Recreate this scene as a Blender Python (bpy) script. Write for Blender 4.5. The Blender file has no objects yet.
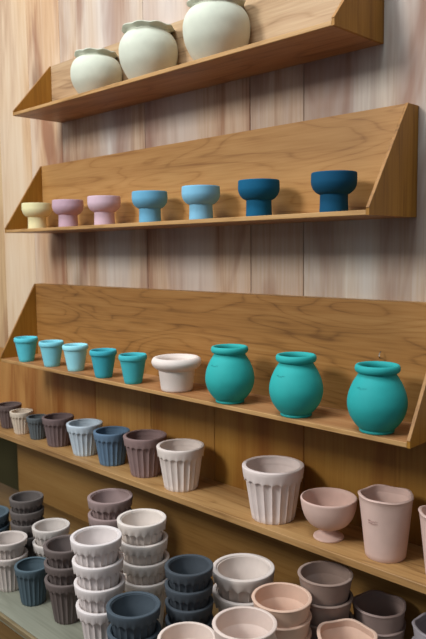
import bpy, math, random
from mathutils import Matrix, Vector
random.seed(7)
PI = math.pi
S = bpy.context.scene
COL = S.collection

# ------------------------------------------------------------------ camera
cam_d = bpy.data.cameras.new('camera'); cam = bpy.data.objects.new('camera', cam_d); COL.objects.link(cam)
YAW, PITCH, ROLL, FPX = 0.7808, 0.1009, -0.01116, 688.6
CAM = Vector((0.5875, -1.0903, -0.0520))
fw = Vector((-math.sin(YAW)*math.cos(PITCH), math.cos(YAW)*math.cos(PITCH), -math.sin(PITCH)))
rt = Vector((math.cos(YAW), math.sin(YAW), 0)); up = rt.cross(fw)
r2 = rt*math.cos(ROLL) + up*math.sin(ROLL); u2 = -rt*math.sin(ROLL) + up*math.cos(ROLL)
cam.matrix_world = Matrix(((r2.x, u2.x, -fw.x, CAM.x), (r2.y, u2.y, -fw.y, CAM.y), (r2.z, u2.z, -fw.z, CAM.z), (0, 0, 0, 1)))
cam_d.sensor_fit = 'VERTICAL'; cam_d.sensor_height = 36; cam_d.sensor_width = 24
cam_d.lens = FPX*36/639
cam_d.clip_start = 0.02; cam_d.clip_end = 50
cam_d.dof.use_dof = True; cam_d.dof.focus_distance = 1.30; cam_d.dof.aperture_fstop = 6.3
S.camera = cam

# ------------------------------------------------------------------ world, lights, exposure
W = bpy.data.worlds.new('room_ambient'); S.world = W; W.use_nodes = True
nt = W.node_tree; bg = nt.nodes['Background']
_tc = nt.nodes.new('ShaderNodeTexCoord'); _sx = nt.nodes.new('ShaderNodeSeparateXYZ'); _cr = nt.nodes.new('ShaderNodeValToRGB')
_mr = nt.nodes.new('ShaderNodeMapRange'); _mr.inputs[1].default_value = -1; _mr.inputs[2].default_value = 1
nt.links.new(_tc.outputs['Generated'], _sx.inputs[0]); nt.links.new(_sx.outputs['Z'], _mr.inputs[0]); nt.links.new(_mr.outputs[0], _cr.inputs['Fac'])
_cr.color_ramp.elements[0].position = 0.40; _cr.color_ramp.elements[0].color = (0.20, 0.26, 0.36, 1)
_cr.color_ramp.elements[1].position = 0.85; _cr.color_ramp.elements[1].color = (0.86, 0.94, 1.0, 1)
nt.links.new(_cr.outputs['Color'], bg.inputs['Color']); bg.inputs['Strength'].default_value = 0.40

def area(name, loc, target, sx, sy, power, col):
    d = bpy.data.lights.new(name, 'AREA'); d.shape = 'RECTANGLE'; d.size = sx; d.size_y = sy; d.energy = power; d.color = col
    o = bpy.data.objects.new(name, d); COL.objects.link(o); o.location = loc
    o.rotation_euler = (Vector(target)-Vector(loc)).to_track_quat('-Z', 'Y').to_euler()
    return o
area('window_daylight', (-0.85, -2.15, 1.10), (-0.45, 0, -0.15), 0.5, 0.55, 41, (1.0, 0.985, 0.965))
area('side_fill', (-2.3, -2.3, 0.9), (-0.8, 0, 0.0), 1.4, 1.2, 11, (1.0, 0.97, 0.93))  # added soft fill from the left, evens the key's falloff along the wall
area('skylight_daylight', (-0.4, -1.15, 2.2), (-0.35, -0.3, -0.8), 1.4, 0.5, 52, (0.86, 0.93, 1.0))

S.view_settings.view_transform = 'Standard'; S.view_settings.look = 'None'
S.view_settings.exposure = -0.10; S.view_settings.gamma = 1.0; S.view_settings.use_curve_mapping = False

# ------------------------------------------------------------------ materials
def lin(c):
    return tuple(((v/255)/12.92 if v/255 <= 0.04045 else (((v/255)+0.055)/1.055)**2.4) for v in c) + (1,)

def base_mat(name, rough):
    m = bpy.data.materials.new(name); m.use_nodes = True
    b = m.node_tree.nodes['Principled BSDF']; b.inputs['Roughness'].default_value = rough
    return m, m.node_tree, b

_clay = {}
def clay(rgb, rough=0.86):
    k = (rgb, rough)
    if k in _clay: return _clay[k]
    m, t, b = base_mat('matte_clay', rough)
    b.inputs['Specular IOR Level'].default_value = 0.25
    tc = t.nodes.new('ShaderNodeTexCoord')
    n = t.nodes.new('ShaderNodeTexNoise'); n.inputs['Scale'].default_value = 38; n.inputs['Detail'].default_value = 4
    t.links.new(tc.outputs['Object'], n.inputs['Vector'])
    r = t.nodes.new('ShaderNodeValToRGB'); c = lin(rgb)
    r.color_ramp.elements[0].position = 0.3; r.color_ramp.elements[1].position = 0.7
    r.color_ramp.elements[0].color = tuple(v*0.955 for v in c[:3])+(1,)
    r.color_ramp.elements[1].color = tuple(min(1, v*1.035) for v in c[:3])+(1,)
    t.links.new(n.outputs['Fac'], r.inputs['Fac']); t.links.new(r.outputs['Color'], b.inputs['Base Color'])
    n2 = t.nodes.new('ShaderNodeTexNoise'); n2.inputs['Scale'].default_value = 900
    t.links.new(tc.outputs['Object'], n2.inputs['Vector'])
    bp = t.nodes.new('ShaderNodeBump'); bp.inputs['Strength'].default_value = 0.12; bp.inputs['Distance'].default_value = 0.0006
    t.links.new(n2.outputs['Fac'], bp.inputs['Height']); t.links.new(bp.outputs['Normal'], b.inputs['Normal'])
    _clay[k] = m; return m

def wood(name, dark, mid, light, axis='X', scale=1.0, rough=0.55, rings=9.0, ring_mix=0.5, seed=0.0, tone=False, knots=0.0, streak=None, bleach=None):
    """procedural timber; grain runs along `axis`; tone = multiply by the plank colour attribute"""
    m, t, b = base_mat(name, rough); N = t.nodes.new; L = t.links.new
    b.inputs['Specular IOR Level'].default_value = 0.3
    tc = N('ShaderNodeTexCoord'); mp = N('ShaderNodeMapping')
    st = {'X': (0.16, 1, 1), 'Y': (1, 0.16, 1), 'Z': (1, 1, 0.16)}[axis]
    mp.inputs['Scale'].default_value = tuple(s*scale for s in st); mp.inputs['Location'].default_value = (seed, seed*1.7, seed*0.6)
    L(tc.outputs['Object'], mp.inputs['Vector'])
    vec = mp.outputs['Vector']
    if tone:   # each plank its own cut of timber
        at = N('ShaderNodeAttribute'); at.attribute_name = 'tone'
        ad = N('ShaderNodeVectorMath'); ad.operation = 'MULTIPLY_ADD'
        ad.inputs[1].default_value = (37, 23, 51); L(at.outputs['Color'], ad.inputs[0]); L(vec, ad.inputs[2]); vec = ad.outputs[0]
    def noise(sc, det, dist, v, loc=None):
        n = N('ShaderNodeTexNoise'); n.inputs['Scale'].default_value = sc; n.inputs['Detail'].default_value = det; n.inputs['Distortion'].default_value = dist
        L(v, n.inputs['Vector']); return n.outputs['Fac']
    def math_(op, a_, b_=None, c_=None):
        k = N('ShaderNodeMath'); k.operation = op
        for i_, q_ in enumerate((a_, b_, c_)):
            if q_ is None: continue
            if isinstance(q_, (int, float)): k.inputs[i_].default_value = q_
            else: L(q_, k.inputs[i_])
        return k.outputs[0]
    mp2 = N('ShaderNodeMapping'); mp2.inputs['Scale'].default_value = tuple((0.25 if s < 1 else 1) for s in st); L(vec, mp2.inputs['Vector'])
    field = noise(6.5, 2.5, 0.35, vec)
    pp = math_('PINGPONG', math_('MULTIPLY', field, rings*2.2), 1.0)
    line = math_('SUBTRACT', 1.0, math_('MINIMUM', math_('MULTIPLY', pp, 4.0), 1.0))         # thin growth lines
    broad = noise(4.0, 3, 0.2, vec); fib = noise(170, 2, 0, mp2.outputs['Vector']); mid_ = noise(28, 4, 0.3, mp2.outputs['Vector'])
    val = math_('MULTIPLY_ADD', pp, 0.055*ring_mix*2, math_('MULTIPLY_ADD', broad, 0.46, math_('MULTIPLY_ADD', fib, 0.34, math_('MULTIPLY', mid_, 0.38))))
    val = math_('SUBTRACT', val, math_('MULTIPLY', line, 0.085))
    mx2 = N('ShaderNodeMath'); mx2.operation = 'SUBTRACT'; L(val, mx2.inputs[0]); mx2.inputs[1].default_value = 0.12
    r = N('ShaderNodeValToRGB'); e = r.color_ramp.elements
    e[0].position = 0.26; e[0].color = lin(dark); e[1].position = 0.70; e[1].color = lin(light)
    q = e.new(0.45); q.color = lin(mid)
    L(mx2.outputs[0], r.inputs['Fac']); out = r.outputs['Color']
    if bleach:   # weathered pale patches
        nb = noise(3.0, 4, 0.8, vec); rb = N('ShaderNodeValToRGB'); rb.color_ramp.elements[0].position = 0.47; rb.color_ramp.elements[1].position = 0.66
        rb.color_ramp.elements[1].color = (0.8, 0.8, 0.8, 1); rb.color_ramp.elements[0].color = (0, 0, 0, 1); L(nb, rb.inputs['Fac'])
        mb_ = N('ShaderNodeMix'); mb_.data_type = 'RGBA'; L(rb.outputs['Color'], mb_.inputs[0]); L(out, mb_.inputs[6]); mb_.inputs[7].default_value = lin(bleach); out = mb_.outputs[2]
    if streak:   # long stained streaks along the grain
        n4 = N('ShaderNodeTexNoise'); n4.inputs['Scale'].default_value = 7.5; n4.inputs['Detail'].default_value = 4; n4.inputs['Distortion'].default_value = 0.9
        mp4 = N('ShaderNodeMapping'); mp4.inputs['Location'].default_value = (5.3, 1.1, 2.2); L(vec, mp4.inputs['Vector']); L(mp4.outputs['Vector'], n4.inputs['Vector'])
        r4 = N('ShaderNodeValToRGB'); r4.color_ramp.elements[0].position = 0.49; r4.color_ramp.elements[1].position = 0.67
        r4.color_ramp.elements[0].color = (0, 0, 0, 1); r4.color_ramp.elements[1].color = (0.75, 0.75, 0.75, 1)
        L(n4.outputs['Fac'], r4.inputs['Fac'])
        m4 = N('ShaderNodeMix'); m4.data_type = 'RGBA'; L(r4.outputs['Color'], m4.inputs[0]); L(out, m4.inputs[6]); m4.inputs[7].default_value = lin(streak); out = m4.outputs[2]
    if knots:
        vo = N('ShaderNodeTexVoronoi'); vo.inputs['Scale'].default_value = 3.2
        mk = N('ShaderNodeMapping'); mk.inputs['Scale'].default_value = tuple((2.6 if s < 1 else 1.0) for s in st); L(vec, mk.inputs['Vector'])
        L(mk.outputs['Vector'], vo.inputs['Vector'])
        rk = N('ShaderNodeValToRGB'); rk.color_ramp.elements[0].position = 0.02; rk.color_ramp.elements[1].position = 0.13
        rk.color_ramp.elements[0].color = (knots,)*3+(1,); rk.color_ramp.elements[1].color = (0, 0, 0, 1)
        L(vo.outputs['Distance'], rk.inputs['Fac'])
        m5 = N('ShaderNodeMix'); m5.data_type = 'RGBA'; L(rk.outputs['Color'], m5.inputs[0]); L(out, m5.inputs[6])
        m5.inputs[7].default_value = tuple(v*0.35 for v in lin(dark)[:3])+(1,); out = m5.outputs[2]
    if tone:
        m6 = N('ShaderNodeMix'); m6.data_type = 'RGBA'; m6.blend_type = 'MULTIPLY'; m6.inputs[0].default_value = 1
        L(out, m6.inputs[6]); L(at.outputs['Color'], m6.inputs[7]); out = m6.outputs[2]
    L(out, b.inputs['Base Color'])
    bp = N('ShaderNodeBump'); bp.inputs['Strength'].default_value = 0.18; bp.inputs['Distance'].default_value = 0.0008
    L(mx2.outputs[0], bp.inputs['Height']); L(bp.outputs['Normal'], b.inputs['Normal'])
    return m

M_WALL = wood('bleached_plank_wood', (186, 150, 122), (222, 200, 176), (240, 232, 222), 'Z', 1.0, 0.7, 2.0, 0.5, tone=True, knots=0.8, streak=(150, 100, 76), bleach=(236, 238, 240))
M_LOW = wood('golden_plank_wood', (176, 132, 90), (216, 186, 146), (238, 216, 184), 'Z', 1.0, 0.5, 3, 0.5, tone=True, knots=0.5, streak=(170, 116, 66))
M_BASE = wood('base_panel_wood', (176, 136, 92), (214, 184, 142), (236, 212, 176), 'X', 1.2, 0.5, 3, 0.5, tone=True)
M_BACK = {1: wood('back_panel_wood', (128, 100, 72), (172, 140, 104), (196, 168, 132), 'X', 1.5, 0.5, 12, 0.6, seed=3.1),
          2: wood('back_panel_wood', (136, 90, 44), (172, 124, 68), (192, 146, 88), 'X', 1.5, 0.5, 13, 0.6, seed=8.4),
          3: wood('back_panel_wood', (120, 80, 38), (160, 112, 58), (180, 134, 78), 'X', 1.5, 0.5, 13, 0.6, seed=1.3)}
M_END = wood('end_panel_wood', (118, 76, 22), (152, 104, 34), (176, 126, 50), 'Z', 1.4, 0.5, 7, 0.4, seed=2.0)
M_BOARD = wood('shelf_board_wood', (118, 78, 46), (164, 114, 72), (190, 144, 98), 'X', 1.2, 0.42, 9, 0.5, seed=6.0)
M_EDGE2 = wood('panel_edge_wood', (120, 82, 40), (160, 114, 62), (184, 138, 84), 'Z', 2.0, 0.5, 4, 0.3, seed=4.0)
M_EDGE = wood('board_edge_wood', (140, 102, 58), (180, 138, 86), (204, 166, 114), 'X', 2.0, 0.5, 4, 0.3, seed=4.0)
M_LEDGE = wood('ledge_wood', (120, 86, 50), (166, 126, 78), (190, 152, 102), 'X', 1.1, 0.42, 9, 0.5, seed=9.0)
M_CTOP = wood('grey_counter_wood', (112, 112, 98), (132, 132, 116), (146, 146, 130), 'X', 1.3, 0.5, 5, 0.4, seed=5.0)  # grey-green front board of the counter top; the back board is brown
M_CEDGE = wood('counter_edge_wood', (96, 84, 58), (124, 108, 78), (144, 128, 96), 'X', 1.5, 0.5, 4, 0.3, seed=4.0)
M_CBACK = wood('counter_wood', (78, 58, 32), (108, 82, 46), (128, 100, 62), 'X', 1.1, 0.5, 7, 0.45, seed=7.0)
M_FLOOR = wood('floor_boards_wood', (70, 52, 36), (104, 80, 56), (126, 100, 72), 'X', 0.6, 0.6, 5, 0.4)
M_DARK, _, _b = base_mat('shaded_recess_wall', 0.9); _b.inputs['Base Color'].default_value = lin((84, 78, 46))  # recess shade put into the colour as a dark olive-brown
M_STEEL, _, _b = base_mat('dull_steel', 0.4); _b.inputs['Base Color'].default_value = lin((120, 116, 108)); _b.inputs['Metallic'].default_value = 0.8

# ------------------------------------------------------------------ helpers
def mesh_obj(name, verts, faces, mat, parent=None, smooth=False, sharp=None):
    me = bpy.data.meshes.new(name); me.from_pydata(verts, [], faces); me.validate(); me.update()
    me.materials.append(mat)
    if smooth:
        me.polygons.foreach_set('use_smooth', [True]*len(me.polygons))
        me.set_sharp_from_angle(angle=math.radians(sharp or 50))
    o = bpy.data.objects.new(name, me); COL.objects.link(o)
    if parent: o.parent = parent
    return o

class MB:
    def __init__(s): s.v = []; s.f = []
    def prism(s, poly, x0, x1, axis='X'):
        """polygon in the (y, z) plane swept from x0 to x1, or (x, y) swept in z"""
        n = len(poly); o = len(s.v)
        for t in (x0, x1):
            for a, b in poly: s.v.append((t, a, b) if axis == 'X' else (a, b, t))
        s.f.append([o+i for i in range(n)][::-1]); s.f.append([o+n+i for i in range(n)])
        for i in range(n): j = (i+1) % n; s.f.append([o+i, o+j, o+n+j, o+n+i])
    def box(s, x0, x1, y0, y1, z0, z1, b=0.0):
        if not b: s.prism([(y0, z0), (y1, z0), (y1, z1), (y0, z1)], x0, x1); return
        s.prism([(y0+b, z0), (y1-b, z0), (y1, z0+b), (y1, z1-b), (y1-b, z1), (y0+b, z1), (y0, z1-b), (y0, z0+b)], x0, x1)
    def build(s, name, mat, parent=None):
        import bmesh
        o = mesh_obj(name, s.v, s.f, mat, parent)
        bm = bmesh.new(); bm.from_mesh(o.data); bmesh.ops.recalc_face_normals(bm, faces=bm.faces); bm.to_mesh(o.data); bm.free()
        return o

def lathe(name, prof, mat, parent, segs=64, mod=None, closed=False, sharp=50):
    """prof: list of (r, z); mod(theta, i, r, z) -> (r, z). Points with r == 0 become poles."""
    v = []; rings = []
    for i, (r, z) in enumerate(prof):
        if r <= 1e-7:
            rings.append([len(v)]); v.append((0, 0, z)); continue
        ring = []
        for k in range(segs):
            th = 2*PI*k/segs
            rr, zz = mod(th, i, r, z) if mod else (r, z)
            ring.append(len(v)); v.append((rr*math.cos(th), rr*math.sin(th), zz))
        rings.append(ring)
    f = []
    pairs = list(zip(rings, rings[1:])) + ([(rings[-1], rings[0])] if closed else [])
    for a, b in pairs:
        for k in range(segs):
            k2 = (k+1) % segs
            if len(a) == 1 and len(b) > 1: f.append((a[0], b[k2], b[k]))
            elif len(b) == 1 and len(a) > 1: f.append((a[k], a[k2], b[0]))
            elif len(a) > 1: f.append((a[k], a[k2], b[k2], b[k]))
    return mesh_obj(name, v, f, mat, parent, True, sharp)

def thing(name, label, cat, loc, rotz=0.0, group=None):
    o = bpy.data.objects.new(name, None); COL.objects.link(o); o.empty_display_size = 0.02
    o.location = loc; o.rotation_euler = (0, 0, rotz); o['label'] = label; o['category'] = cat
    if group: o['group'] = group
    return o

def spline(pts, n=6):
    """Catmull-Rom through (r, z) points"""
    out = []
    P = [pts[0]]+list(pts)+[pts[-1]]
    for i in range(1, len(P)-2):
        for k in range(n):
            t = k/n
            out.append(tuple(0.5*((2*P[i][j]) + (-P[i-1][j]+P[i+1][j])*t + (2*P[i-1][j]-5*P[i][j]+4*P[i+1][j]-P[i+2][j])*t*t
                             + (-P[i-1][j]+3*P[i][j]-3*P[i+1][j]+P[i+2][j])*t**3) for j in (0, 1)))
    out.append(pts[-1]); return [(max(r, 0), z) for r, z in out]

def script_mark(parent, mat, radius_at, z0, th0, th1, h, name='inscription', lines=1, w=0.00022, lift=0.00025):
    """small illegible handwritten stamp following the curved surface"""
    v = []; f = []
    for ln in range(lines):
        n = 60; z = z0 - ln*h*1.9; prev = None
        for i in range(n+1):
            t = i/n
            th = th0+(th1-th0)*t
            zz = z + h*0.5*math.sin(t*34+ln)*(0.35+0.65*abs(math.sin(t*7.3+ln*2))) + h*0.25*math.sin(t*9)
            r = radius_at(zz)+lift
            a = len(v)
            v += [(r*math.cos(th), r*math.sin(th), zz-w), (r*math.cos(th), r*math.sin(th), zz+w), ((r-0.0012)*math.cos(th), (r-0.0012)*math.sin(th), zz)]
            if prev is not None:
                p = prev
                f += [(p, a, a+1, p+1), (p+1, a+1, a+2, p+2), (p+2, a+2, a, p)]
            prev = a
    return mesh_obj(name, v, f, mat, parent)

# ------------------------------------------------------------------ structure
def plank_wall(name, xs, tones, z0, z1, mat, y0=0.0, th=0.02):
    v = []; f = []; tn = []
    g = 0.0006
    for (a, b), c in zip(zip(xs, xs[1:]), tones):
        o = len(v); e = 0.0012
        # plank with a small chamfer on each long edge
        poly = [(a+g, y0+th), (a+g, y0+e), (a+g+e, y0), (b-g-e, y0), (b-g, y0+e), (b-g, y0+th)]
        for z in (z0, z1):
            for x, y in poly: v.append((x, y, z)); tn.append(c)
        n = 6
        f.append([o+i for i in range(n)]); f.append([o+n+i for i in range(n)][::-1])
        for i in range(n): j = (i+1) % n; f.append([o+i, o+n+i, o+n+j, o+j])
    o = len(v)   # backing sheet closes the seams
    for x, z in ((xs[0], z0), (xs[-1], z0), (xs[-1], z1), (xs[0], z1)): v.append((x, y0+th, z)); tn.append((.2, .15, .1))
    f.append([o, o+1, o+2, o+3])
    ob = mesh_obj(name, v, f, mat)
    ca = ob.data.color_attributes.new('tone', 'FLOAT_COLOR', 'POINT')
    for i, c in enumerate(tn): ca.data[i].color = (*c, 1)
    ob['kind'] = 'structure'; return ob

plank_wall('wall_back', [-2.6, -2.0, -1.62, -1.415, -1.235, -1.07, -0.716, -0.379, -0.241, 0.10, 0.52, 1.0, 1.6],
           [(.78, .62, .42), (.80, .64, .46), (.72, .55, .34), (.84, .71, .55), (.80, .65, .50), (.74, .68, .62), (.72, .64, .58), (.66, .60, .56), (.76, .77, .76), (.78, .79, .78), (.8, .78, .74), (.8, .76, .7)],
           -0.36, 1.1, M_WALL)
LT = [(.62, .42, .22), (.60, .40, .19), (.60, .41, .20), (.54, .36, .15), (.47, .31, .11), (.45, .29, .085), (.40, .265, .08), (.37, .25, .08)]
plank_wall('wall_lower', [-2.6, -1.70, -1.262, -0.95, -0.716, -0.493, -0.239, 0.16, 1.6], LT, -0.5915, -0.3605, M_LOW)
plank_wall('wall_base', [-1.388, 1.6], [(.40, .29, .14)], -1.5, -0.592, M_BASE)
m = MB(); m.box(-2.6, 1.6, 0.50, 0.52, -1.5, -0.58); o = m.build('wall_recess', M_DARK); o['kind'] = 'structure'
m = MB(); m.box(-2.62, -2.6, -0.02, 0.52, -1.5, -0.58); o = m.build('wall_recess_blocker', M_DARK); o['kind'] = 'structure'  # unseen end, added to keep world light out of the recess
m = MB(); m.box(-3.2, 2.6, -3.8, 0.52, -1.53, -1.5); o = m.build('floor', M_FLOOR); o['kind'] = 'structure'

# ------------------------------------------------------------------ shelves
TB = 0.008
TE = 0.006
def shelf(label, n, xL, xR, z, h, D, d1, dz=0.0035):
    t = thing('wall_shelf', label, 'shelf', (xL, 0, z+dz), 0, 'wooden wall shelves with slanted end panels')
    Wd = xR-xL; h -= dz
    b = MB(); b.box(TE, Wd-TE, -D+0.003, 0, 0, TB); b.build('bottom_board', M_BOARD, t)
    e = MB(); e.box(TE, Wd-TE, -D, -D+0.003, 0, TB, 0.0008); e.build('edge_strip', M_EDGE, t)
    k = MB(); k.box(TE, Wd-TE, -d1, -d1+0.012, TB, h); k.build('back_panel', M_BACK[n], t)
    c = MB(); c.box(TE, Wd-TE, -d1+0.0125, -0.001, h-0.03, h-0.0005); c.build('mounting_cleat', M_EDGE, t)
    poly = [(-D, 0), (-0.0005, 0), (-0.0005, h), (-d1, h), (-D, TB+0.003)]
    for x0, x1 in ((0, TE-0.0006), (Wd-TE+0.0006, Wd)):
        p = MB(); p.prism(poly, x0, x1); ep = p.build('end_panel', M_END, t)
        # lighter plywood edge along the slanted front
        g = MB(); L = math.hypot(D-d1, h-TB-0.003); nx, nz = -(h-TB-0.003)/L*0.0012, (D-d1)/L*0.0012
        g.prism([(-D, TB+0.003), (-d1, h), (-d1+nx, h+nz), (-D+nx, TB+0.003+nz)], x0, x1); g.build('edge_strip', M_EDGE2, ep)
    return t
shelf('uppermost wooden wall shelf carrying three pale vases with ruffled rims', 1, -1.0692, -0.0681, 0.2966, 0.1471, 0.1485, 0.0333)
shelf('wooden wall shelf with slanted ends carrying seven footed cups', 2, -1.1335, 0.0, 0.0, 0.1852, 0.15, 0.0333, -0.0005)
shelf('longest slanted-end wall shelf carrying turquoise jars and small aqua pots', 3, -1.1882, 0.0773, -0.3612, 0.217, 0.1509, 0.0333)

Z1, Z2, Z3 = 0.2966+0.0035+TB, -0.0005+TB, -0.3612+0.0035+TB
Z4 = -0.5784; Z5 = -0.8219
m = MB(); m.box(-2.0, 0.9, -0.1296, -0.0006, Z4-0.014, Z4, 0.001); o = m.build('ledge_board', M_LEDGE)
o['label'] = 'long wooden ledge board on the wall under the row of fluted pots'; o['category'] = 'shelf'

t = thing('display_counter', 'low wooden counter holding the stacked plant pots', 'counter', (-0.6, -0.24, -1.5))
def cp(name, mat, *b, bev=0.0):
    m = MB(); m.box(b[0]+0.6, b[1]+0.6, b[2]+0.24, b[3]+0.24, b[4]+1.5, b[5]+1.5, bev); return m.build(name, mat, t)
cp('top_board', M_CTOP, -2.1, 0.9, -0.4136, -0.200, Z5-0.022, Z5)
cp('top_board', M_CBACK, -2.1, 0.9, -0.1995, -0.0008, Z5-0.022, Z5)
cp('edge_strip', M_CEDGE, -2.1, 0.9, -0.4215, -0.4138, Z5-0.012, Z5+0.001, bev=0.002)
cp('front_panel', M_CBACK, -2.1, 0.9, -0.4165, -0.400, -1.42, Z5-0.0225)
cp('plinth', M_CBACK, -2.1, 0.9, -0.39, -0.37, -1.5, -1.421)

# ------------------------------------------------------------------ pottery builders
def fluted_pot(label, col, loc, R, H, Rb=None, collar=0.26, nfl=18, neck=0.90, group=None, rot=None, tilt=(0, 0)):
    t = thing('fluted_pot', label, 'plant pot', loc, rot if rot is not None else random.uniform(0, 0.3), group)
    t.rotation_euler.x, t.rotation_euler.y = tilt
    mat = clay(col); Rb = Rb or R*0.67; zc = H*(1-collar); rt_ = R*neck; tw = 0.02*R+0.0006
    e = 0.0014; ztop = zc+0.06*H
    def rad(z): return Rb+(rt_-Rb)*min(1, z/zc)
    outer = [(Rb-e, 0), (Rb, e)] + [(rad(zc*k/8), zc*k/8) for k in range(1, 9)] + [(rt_, ztop)]
    n_out = len(outer)
    def mod(th, i, r, z):
        if i < 1 or i >= n_out+1: return r, z
        u = (th*nfl/(2*PI)) % 1.0; s = math.sin(PI*u)**0.75
        w = min(1, 0.3+z/(0.12*zc)) if i < n_out else 0.0
        return r - 0.062*R*s*w, z
    inner = [(rt_-0.025*R, H-0.12*collar*H), (rt_-0.03*R, ztop+0.002), (rt_-0.078*R, zc)] + [(rad(zc*q)-tw-0.058*R, zc*q) for q in (0.7, 0.4, 0.22)] + [(Rb*0.86, H*0.11), (Rb*0.6, H*0.075), (Rb*0.25, H*0.062), (0, H*0.06)]
    prof = [(0, 0.0002)] + outer + [(rt_, H-0.12*collar*H)] + inner
    lathe('body', prof, mat, t, nfl*8, mod, sharp=40)
    c = collar*H; b = 0.013*R+0.0003; ar = 0.05*H
    ring = [(min(R*0.87, rt_-0.004*R), zc+0.0015), (R*0.93, zc+0.0008), (R*0.952, zc+0.0006), (R*0.958, zc+0.0022), (R*0.968, zc+0.30*c), (R*0.99, H-0.30*c), (R, H-2.2*b), (R-0.35*b, H-0.9*b), (R-1.4*b, H), (R-6.6*b, H), (R-7.8*b, H-1.0*b),
            (min(R*0.875, rt_-0.002*R), H-0.3*c), (min(R*0.868, rt_-0.006*R), zc+ar+0.001)]
    def mod2(th, i, r, z):     # lower edge of the collar arches over every flute
        if i > 3: return r, z
        u = (th*nfl/(2*PI)) % 1.0
        return r, z - 0.012*H + ar*math.sin(PI*u)**0.6
    lathe('rim', ring, mat, t, nfl*8, mod2, closed=True, sharp=32)
    return t

def plain_pot(label, col, loc, R, H, Rb=None, group=None, name='bowl_pot', rim_h=0.2, wall=0.07, belly=0.0, wave=0, wave_r=0.0, wave_z=0.0, cat='plant pot', rot=0.0, phase=0.0):
    t = thing(name, label, cat, loc, rot, group); mat = clay(col); Rb = Rb or R*0.74
    zr = H*(1-rim_h); w = wall*R
    def rad(z):
        q = z/H; return Rb+(R-Rb)*q+belly*R*math.sin(PI*min(1, q))
    def mod(th, i, r, z):
        if not wave: return r, z
        k = max(0, (z/H-0.25)/0.75)**2
        s = math.cos(wave*th+phase)
        return r*(1+wave_r*s*k), z+wave_z*s*k*k*H
    out = [(0, 0.0003), (Rb*0.96, 0.0), (Rb, 0.0018)]+[(rad(H*q), H*q) for q in (0.08, 0.16, 0.28, 0.4, 0.52, 0.64, 0.74, 1-rim_h*0.9)]
    inn = [(rad(zr)-w, zr), (rad(H*0.55)-w, H*0.55), (rad(H*0.3)-w*1.1, H*0.3), (Rb-w*1.2, H*0.18), (Rb*0.80, H*0.105), (Rb*0.55, H*0.075), (Rb*0.25, H*0.064), (0, H*0.062)]
    lathe('body', out+[(rad(zr)-w*0.35, zr+0.002)]+inn, mat, t, 72, mod)
    ring = [(rad(zr)-w*0.4, zr-0.0003), (rad(zr)+0.0001, zr-0.0002), (rad(H-0.8*w), H-0.8*w), (R+0.001, H-0.012*R-0.0008), (R+0.0004, H-0.0004), (R-0.012*R, H), (R-0.085*R, H), (R-0.105*R, H-0.0008), (rad(H-0.06*R)-0.095*R, H-0.08*R), (rad(zr)-w*1.01, zr-0.0003)]
    lathe('rim', ring, mat, t, 72, mod, closed=True, sharp=35)
    return t, rad

def footed_cup(label, col, loc, group):
    t = thing('footed_cup', label, 'cup', loc, 0, group); mat = clay(col)
    R, H = 0.0392, 0.0690; zb = 0.465*H
    foot = [(0, 0), (0.0236, 0), (0.0244, 0.001), (0.0246, 0.004), (0.0240, zb*0.6), (0.0238, zb+0.001), (0.0, zb+0.001)]
    lathe('foot', foot, mat, t, 56)
    bowl = spline([(0.0238, zb), (0.0300, zb+0.0033), (0.0358, zb+0.0098), (0.0388, zb+0.018), (R, zb+0.026), (0.0388, H-0.0016)], 5)
    bowl = [(0, zb-0.0005), (0.0232, zb-0.0005)] + bowl + [(0.0380, H), (0.0366, H-0.0004), (0.0358, H-0.002)]
    bowl += [(0.0362, zb+0.024), (0.0345, zb+0.014), (0.028, zb+0.0055), (0.015, zb+0.0035), (0, zb+0.003)]
    lathe('bowl', bowl, mat, t, 72)
    return t

def ruffled_vase(label, col, loc, Rm, zc, zr, Rr, group):
    t = thing('ruffled_vase', label, 'vase', loc, random.uniform(0, 0.5), group); mat = clay(col)
    rn = Rr*0.82; b0 = 0.50*Rm
    prof = spline([(b0, 0.0), (Rm*0.74, zc*0.26), (Rm*0.94, zc*0.62), (Rm, zc), (Rm*0.95, zc+(zr-zc)*0.38), (Rm*0.83, zc+(zr-zc)*0.66), (rn, zr-0.010), (rn*0.99, zr-0.005)], 6)
    n0 = len(prof)
    inner = [(rn*0.93, zr-0.005), (rn*0.93, zr-0.012), (Rm*0.86, zc+(zr-zc)*0.4), (Rm*0.93, zc), (Rm*0.8, zc*0.5), (Rm*0.5, 0.010), (0, 0.006)]
    lathe('body', [(0, 0.001)]+prof+inner, mat, t, 80)
    nf = 9
    def mod(th, i, r, z):
        k = min(1, max(0, (r-rn*0.93)/(Rr-rn*0.93))); s = math.sin(nf*th)
        return r*(1+0.028*s*k), z + (0.0026*abs(math.sin(nf*th/2)) - 0.0022)*k
    ring = [(rn*0.925, zr-0.007), (rn*1.0, zr-0.007), (rn*1.05, zr-0.0035), (Rr*0.98, zr-0.0016), (Rr, zr), (Rr*0.985, zr+0.0016), (rn*1.03, zr-0.0005), (rn*0.96, zr-0.002)]
    lathe('frill', ring, mat, t, 110, mod, closed=True)
    return t

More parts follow.
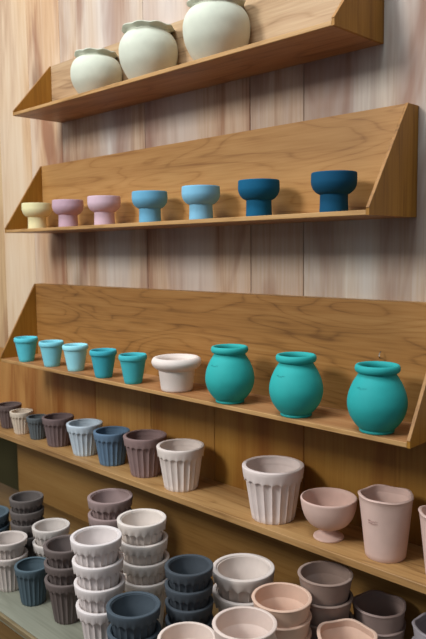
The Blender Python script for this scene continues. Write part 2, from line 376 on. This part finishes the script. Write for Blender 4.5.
def small_pot(label, col, loc, group):
    t = thing('rolled_rim_pot', label, 'plant pot', loc, 0, group); mat = clay(col)
    R, H, Rb = 0.0322, 0.0655, 0.0198; zc = H*0.80; rtop = 0.0292
    prof = [(0, 0.0003), (Rb-0.001, 0), (Rb, 0.001)] + [(Rb+(rtop-Rb)*q, zc*q) for q in (0.15, 0.35, 0.6, 0.85, 1.0)]
    prof += [(0.0296, zc+0.001), (0.029, H-0.003), (0.0276, H-0.004), (0.0262, zc), (Rb, zc*0.4), (Rb-0.003, 0.006), (0, 0.005)]
    lathe('body', prof, mat, t, 56)
    ring = []
    for k in range(14):
        a = 2*PI*k/14; ring.append((0.0296+0.0027*math.cos(a), (H+zc)/2+((H-zc)/2)*math.sin(a)*(1.0)))
    lathe('rim', ring, mat, t, 64, closed=True, sharp=80)
    return t

def jar(label, col, loc, group, mark):
    t = thing('round_jar', label, 'jar', loc, 0, group); mat = clay(col, 0.7)
    H = 0.1105; Rf = 0.0275; Rm = 0.0483
    prof = spline([(Rf, 0.0045), (0.0352, 0.0125), (0.0438, 0.0260), (Rm, 0.0440), (0.0464, 0.0620), (0.0400, 0.0790), (0.0335, 0.0900), (0.0308, 0.0950), (0.0312, 0.0990)], 6)
    body = [(0, 0.004), (Rf-0.001, 0.004)]+prof+[(0.0285, 0.1000), (0.0268, 0.0985), (0.0264, 0.0920), (0.037, 0.078), (0.044, 0.062), (0.045, 0.046), (0.040, 0.027), (0.028, 0.011), (0, 0.009)]
    lathe('body', body, mat, t, 80, sharp=60)
    lathe('foot_ring', [(0, 0.0), (Rf-0.0005, 0.0), (Rf+0.0009, 0.0012), (Rf+0.0009, 0.0036), (Rf-0.0003, 0.0052), (0, 0.0052)], mat, t, 64)
    ring = []
    for k in range(16):
        a = 2*PI*k/16; ring.append((0.0324+0.0042*math.cos(a), H-0.0065+0.0064*math.sin(a)))
    lathe('rim', ring, mat, t, 72, closed=True, sharp=80)
    def rad(z):
        for (r0, z0), (r1, z1) in zip(prof, prof[1:]):
            if z0 <= z <= z1: return r0+(r1-r0)*(z-z0)/(z1-z0+1e-9)
        return 0.04
    script_mark(t, clay((20, 92, 94)), rad, 0.0755, math.radians(mark-14), math.radians(mark+12), 0.0026)
    return t

# ------------------------------------------------------------------ shelf 1: ruffled vases
G = 'pale vases with ruffled rims on the uppermost shelf'
VC = (203, 206, 188)
for lab, x, zc, zr, Rm, Rr in (('smallest pale ruffled-rim vase, at the far left end of the uppermost shelf', -0.7923, 0.3665, 0.4110, 0.0610, 0.0510),
                               ('pale ruffled-rim vase between the smallest and the largest on the uppermost shelf', -0.6004, 0.3780, 0.4260, 0.0645, 0.0575),
                               ('largest pale ruffled-rim vase, its top cut off by the top of the photo', -0.3928, 0.3800, 0.4285, 0.0668, 0.0570)):
    ruffled_vase(lab, VC, (x, -0.082, Z1), Rm, zc-Z1, zr-Z1, Rr, G)

# ------------------------------------------------------------------ shelf 2: footed cups
G = 'footed cups in a row on one shelf'
for x, col, lab in ((-1.0573, (222, 214, 166), 'pale yellow footed cup at the left end of its shelf'),
                    (-0.9094, (188, 158, 170), 'deeper mauve-pink footed cup right beside the yellow one'),
                    (-0.7568, (204, 176, 186), 'lighter pink footed cup, next to the first blue cup'),
                    (-0.5894, (104, 166, 196), 'medium sky-blue footed cup right of the lighter pink cup'),
                    (-0.4281, (126, 184, 212), 'lightest blue footed cup, left of the two dark blue cups'),
                    (-0.2721, (10, 88, 122), 'dark petrol-blue footed cup beside the lightest blue cup'),
                    (-0.1025, (8, 74, 106), 'dark petrol-blue footed cup nearest the right end of its shelf')):
    footed_cup(lab, col, (x-0.0015, -0.095, Z2), G)

# ------------------------------------------------------------------ shelf 3: small pots, wide-rim pot, jars
G = 'small aqua pots with rolled rims'
for x, y, col, lab in ((-1.0922, -0.1230, (92, 198, 212), 'small aqua rolled-rim pot at the far left end, beside the slanted end panel'),
                       (-0.9666, -0.1221, (130, 208, 222), 'small light aqua pot, second from the left end of its shelf'),
                       (-0.8626, -0.1185, (156, 224, 236), 'palest blue small pot, in the middle of the five aqua pots'),
                       (-0.7342, -0.1270, (64, 170, 184), 'small dark teal pot right of the palest blue pot'),
                       (-0.6236, -0.1265, (70, 178, 186), 'small teal pot standing beside the white wide-rimmed pot')):
    small_pot(lab, col, (x, y, Z3), G)
t = thing('wide_rim_pot', 'white squat pot with a thick wide rim between aqua pots and jars', 'plant pot', (-0.4925, -0.1125, Z3))
mat = clay((228, 214, 204)); H = 0.0713
prof = [(0, 0.0003), (0.0318, 0), (0.0336, 0.0012), (0.0342, 0.004)]+spline([(0.0345, 0.006), (0.0362, 0.020), (0.0380, 0.036), (0.0390, 0.050)], 4)+[(0.037, 0.062), (0.034, 0.064), (0.0325, 0.058), (0.032, 0.02), (0.029, 0.007), (0, 0.006)]
lathe('body', prof, mat, t, 64)
ring = spline([(0.0378, 0.044), (0.0440, 0.0475), (0.0505, 0.053), (0.0535, 0.0605), (0.0515, 0.0675), (0.0465, 0.0712), (0.0410, 0.0702), (0.0360, 0.066), (0.0335, 0.060), (0.0340, 0.050), (0.0378, 0.044)], 4)[:-1]
lathe('rim', ring, mat, t, 72, closed=True, sharp=80)
G = 'turquoise round jars with rolled rims'
JC = (46, 168, 164)
jar('turquoise round jar beside the white wide-rimmed pot', JC, (-0.3282, -0.1210, Z3), G, -92)
jar('turquoise round jar in the middle of the three jars', JC, (-0.1644, -0.1215, Z3), G, -93)
jar('turquoise round jar at the right end, below a small wall hook', (42, 162, 160), (0.0007, -0.1205, Z3), G, -94)

# small hook screwed into the back panel above the right jar
v = []; f = []
pts = [(0, 0.006, 0.0), (0, -0.004, 0.0), (0, -0.010, 0.001), (0, -0.013, 0.005), (0, -0.011, 0.010), (0, -0.007, 0.012)]
for i, p in enumerate(pts):
    for k in range(8):
        a = 2*PI*k/8; v.append((p[0]+0.0006*math.cos(a), p[1], p[2]+0.0006*math.sin(a)) if i < 2 else (p[0]+0.0009*math.cos(a), p[1]+0.0006*math.sin(a), p[2]+0.0009*math.sin(a)))
for i in range(len(pts)-1):
    for k in range(8): f.append((i*8+k, i*8+(k+1) % 8, i*8+8+(k+1) % 8, i*8+8+k))
hk = mesh_obj('hook', v, f, M_STEEL, None, True); hk.location = (-0.0416, -0.0335, -0.2440)
hk['label'] = 'tiny metal hook in the back panel above the right jar'; hk['category'] = 'hook'

# ------------------------------------------------------------------ ledge: fluted pots, goblet, tumblers
G = 'fluted pots in a row on the ledge'
for x, y, R, H, Rb, col, lab in (
    (-1.290, -0.074, 0.0370, 0.0700, 0.0250, (104, 88, 84), 'brown fluted pot cut off by the left edge of the photo'),
    (-1.1976, -0.086, 0.0335, 0.0659, 0.0210, (212, 196, 176), 'small cream fluted pot near the left end of the ledge'),
    (-1.1133, -0.084, 0.0310, 0.0630, 0.0215, (94, 100, 102), 'smallest slate-grey fluted pot between cream and brown pots'),
    (-1.0137, -0.080, 0.0432, 0.0790, 0.0300, (116, 98, 96), 'dark brown-mauve fluted pot between slate pot and pale blue-white pot'),
    (-0.8898, -0.079, 0.0470, 0.0821, 0.0305, (192, 204, 212), 'pale blue-white fluted pot beside the denim-blue one'),
    (-0.7727, -0.080, 0.0454, 0.0827, 0.0315, (98, 122, 144), 'denim-blue fluted pot on the ledge'),
    (-0.6464, -0.077, 0.0515, 0.0945, 0.0350, (142, 118, 114), 'mauve-brown fluted pot right beside the denim-blue pot'),
    (-0.5175, -0.082, 0.0535, 0.0961, 0.0373, (226, 212, 202), 'off-white fluted pot standing alone before the largest pot'),
    (-0.2566, -0.0755, 0.0610, 0.1067, 0.0427, (226, 210, 202), 'largest fluted pot, pale pink-white, left of the goblet')):
    fluted_pot(lab, col, (x, y, Z4), R, H, Rb, 0.25, 20, 0.90, G)

t = thing('goblet', 'pale pink goblet-shaped pot on a short stemmed foot', 'goblet', (-0.1215, -0.0837+0.004, Z4))
mat = clay((215, 183, 169)); H = 0.0760
foot = [(0, 0.0), (0.0275, 0.0), (0.0282, 0.0015), (0.0275, 0.0032)] + spline([(0.0255, 0.0048), (0.0200, 0.0078), (0.0150, 0.0115), (0.0128, 0.0155), (0.0140, 0.0200)], 4) + [(0, 0.021)]
lathe('foot', foot, mat, t, 64)
bo = spline([(0.0120, 0.0185), (0.0220, 0.0205), (0.0340, 0.0275), (0.0430, 0.0390), (0.0485, 0.0540), (0.0510, 0.0690), (0.0514, H-0.002)], 5)
lathe('bowl', [(0, 0.0183)]+bo+[(0.0505, H-0.0003), (0.0490, H), (0.0474, H-0.0015), (0.0465, 0.066), (0.044, 0.053), (0.039, 0.0415), (0.030, 0.0315), (0.018, 0.0255), (0, 0.024)], mat, t, 80)

G = 'tall tumblers with gently waved rims'
TT, rad = plain_pot('tall pale pink wavy-rimmed tumbler right of the goblet on the ledge', (213, 183, 170), (-0.0067, -0.0749, Z4), 0.0455, 0.1085, 0.0344, G,
          'wavy_tumbler', 0.10, 0.09, 0, 5, 0.030, 0.009, 'tumbler', phase=0.4)
script_mark(TT, clay((176, 138, 130)), rad, 0.072, math.radians(-104), math.radians(-78), 0.0022, 'inscription', 2, 0.00022, 0.0009)
plain_pot('pale pink wavy-rimmed tumbler cut off by the right edge above', (214, 184, 172), (0.1058, -0.0800, Z4), 0.0430, 0.1070, 0.0310, G,
          'wavy_tumbler', 0.10, 0.09, 0, 5, 0.030, 0.009, 'tumbler', phase=2.0)

# ------------------------------------------------------------------ counter: stacks of pots
def posw(n, i):
    if n == 1: return ''
    if i == n-1: return 'topmost'
    if i == 0: return 'bottom'
    if n == 3: return 'middle'
    return 'second from top' if i == n-2 else 'third from top'
# key: n, x, y, R, H, step, colour, fluted, what, where
CRE = (216, 202, 190)
stacks = [
 (2, -0.9361, -0.3338, 0.0505, 0.1138, 0.031, (80, 94, 102), 1, 'slate-blue fluted pot', 'of the stack cut off by the left edge'),
 (4, -0.8604, -0.2715, 0.0403, 0.0972, 0.0299, (98, 90, 86), 1, 'dark grey-brown fluted pot', 'of the stack at the far left back'),
 (2, -0.7733, -0.2604, 0.0435, 0.1001, 0.0369, (206, 196, 188), 1, 'off-white fluted pot', 'of the two-pot stack behind the single teal pot'),
 (3, -0.6826, -0.1558, 0.0527, 0.1213, 0.0402, (156, 134, 130), 1, 'mauve fluted pot', 'of the rearmost stack behind the tall white stacks'),
 (2, -0.8199, -0.3443, 0.0423, 0.0826, 0.0358, (200, 188, 180), 1, 'off-white fluted pot', 'of the pair at the lower left edge'),
 (3, -0.6081, -0.3281, 0.0459, 0.0920, 0.0360, (108, 96, 92), 1, 'brown fluted pot', 'of the stack between teal pot and tall white stack'),
 (4, -0.4435, -0.3656, 0.0482, 0.1109, 0.0435, (222, 212, 208), 1, 'cream-white fluted pot', 'of the tall front stack beside the brown one'),
 (4, -0.4588, -0.2436, 0.0498, 0.1146, 0.0405, (224, 212, 202), 1, 'cream fluted pot', 'of the tall stack just behind the front white stack'),
 (2, -0.3246, -0.3753, 0.0478, 0.11, 0.044, (74, 84, 92), 1, 'dark slate-blue fluted pot', 'of the front stack at the bottom edge'),
 (4, -0.2903, -0.2746, 0.0444, 0.102, 0.0336, (70, 76, 82), 1, 'dark blue-black fluted pot', 'of the stack behind the front dark one'),
 (2, -0.192, -0.3716, 0.0472, 0.1091, 0.0364, (226, 208, 196), 0, 'smooth cream pot', 'at the bottom edge beside the dark stacks'),
 (2, -0.2583, -0.1624, 0.0599, 0.1258, 0.0447, (220, 206, 196), 1, 'wide cream fluted pot', 'of the stack with the widest rim'),
 (4, -0.1105, -0.23, 0.0497, 0.1005, 0.03, (214, 180, 158), 0, 'peach smooth pot', 'of the stack right of the widest cream stack'),
 (4, -0.0962, -0.3369, 0.0497, 0.1099, 0.0279, (220, 200, 188), 0, 'pinkish-cream smooth pot', 'of the frontmost stack below the widest cream one'),
 (4, -0.0892, -0.133, 0.0475, 0.0881, 0.0388, (150, 128, 116), 0, 'taupe smooth pot', 'of the stack below the goblet'),
]
for n, x, y, R, H, st, col, fl, what, where in stacks:
    grp = what + 's stacked ' + where.replace('of the ', 'in the ')
    tall = x in (-0.4435, -0.4588); lean = -0.0016 if tall else 0.0
    jx = jy = 0.0042 if tall else 0.0      # the tall stacks lean a little
    for i in range(n):
        lab = (posw(n, i)+' '+what+' '+where).strip()
        if fl: fluted_pot(lab, col, (x+jx, y+jy, Z5+i*st), R, H, R*0.615, 0.205, 20 if R < 0.055 else 16, 0.84, grp)
        else: plain_pot(lab, col, (x+jx, y+jy, Z5+i*st), R, H, R*0.66, grp, 'smooth_pot', 0.24, 0.060, 0.0)
        jx += random.uniform(-.0004, .0004)+lean; jy += random.uniform(-.0004, .0004)+lean

fluted_pot('single dark teal fluted pot standing unstacked on the grey counter', (82, 98, 106), (-0.7248, -0.3405, Z5), 0.0387, 0.0853, 0.0264, 0.22, 20)
for x, y, R, H, st, col, ph, what, where in (
    (-0.0235, -0.0640, 0.0462, 0.1125, 0.0328, (154, 132, 124), 1.0, 'mauve-brown wavy-rimmed tumbler', 'in the shade below the tall pink tumbler'),
    (-0.0085, -0.1895, 0.0475, 0.1149, 0.0323, (214, 180, 158), 2.6, 'peach wavy-rimmed tumbler', 'cut off by the bottom edge of the photo'),
    (0.0841, -0.0500, 0.0439, 0.1098, 0.0304, (176, 168, 172), 0.2, 'grey-mauve wavy-rimmed tumbler', 'cut off at the lower right corner')):
    for i in range(2):
        plain_pot(('upper ', 'lower ')[1-i]+what+' '+where, col, (x, y, Z5+i*st), R, H, R*0.70, what+'s stacked '+where, 'wavy_tumbler', 0.10, 0.062, 0, 5, 0.030, 0.009, 'tumbler', phase=ph)

# ------------------------------------------------------------------ dark foliage in the recess left of the lower wall
M_LEAF, _, _b = base_mat('leaf_green', 0.6); _b.inputs['Base Color'].default_value = lin((120, 150, 60))
M_POT = clay((60, 56, 50))
t = thing('leafy_plant', 'dark green leafy plant in the shadow left of the lower wall', 'plant', (-1.60, 0.22, Z5-0.2))
lathe('planter', [(0, 0), (0.05, 0), (0.07, 0.12), (0.064, 0.12), (0.06, 0.10), (0, 0.10)], M_POT, t, 40)
v = []; f = []
for i in range(26):
    a = random.uniform(0, 2*PI); z0 = 0.10; L = random.uniform(0.20, 0.42); lean = random.uniform(0.05, 0.30); wv = 0.012
    o0 = len(v)
    for k in range(7):
        q = k/6; r = 0.02+lean*L*q*q*1.1; z = z0+L*q*(1-0.25*lean*q); w_ = wv*math.sin(PI*min(1, 0.08+q*0.9))
        cx_, cy_ = r*math.cos(a), r*math.sin(a)
        v += [(cx_-w_*math.sin(a), cy_+w_*math.cos(a), z), (cx_+w_*0.1*math.cos(a), cy_+w_*0.1*math.sin(a), z-w_*0.3), (cx_+w_*math.sin(a), cy_-w_*math.cos(a), z)]
    for k in range(6):
        p = o0+k*3; f += [(p, p+1, p+4, p+3), (p+1, p+2, p+5, p+4)]
mesh_obj('foliage', v, f, M_LEAF, t, True)
m = MB(); m.box(-0.16, 0.16, -0.055, 0.36, -0.02, 0.0); st_ = thing('plant_stand', 'low dark stand under the leafy plant', 'stand', (-1.60, 0.22, -1.5))
hh = (Z5-0.2)+1.5
m = MB(); m.box(-0.12, 0.12, -0.05, 0.2, hh-0.02, hh); m.build('top', M_CBACK, st_)
for a in (-0.11, 0.09):
    for b in (-0.045, 0.175):
        m = MB(); m.box(a, a+0.02, b, b+0.02, 0, hh-0.0201); m.build('leg', M_CBACK, st_)
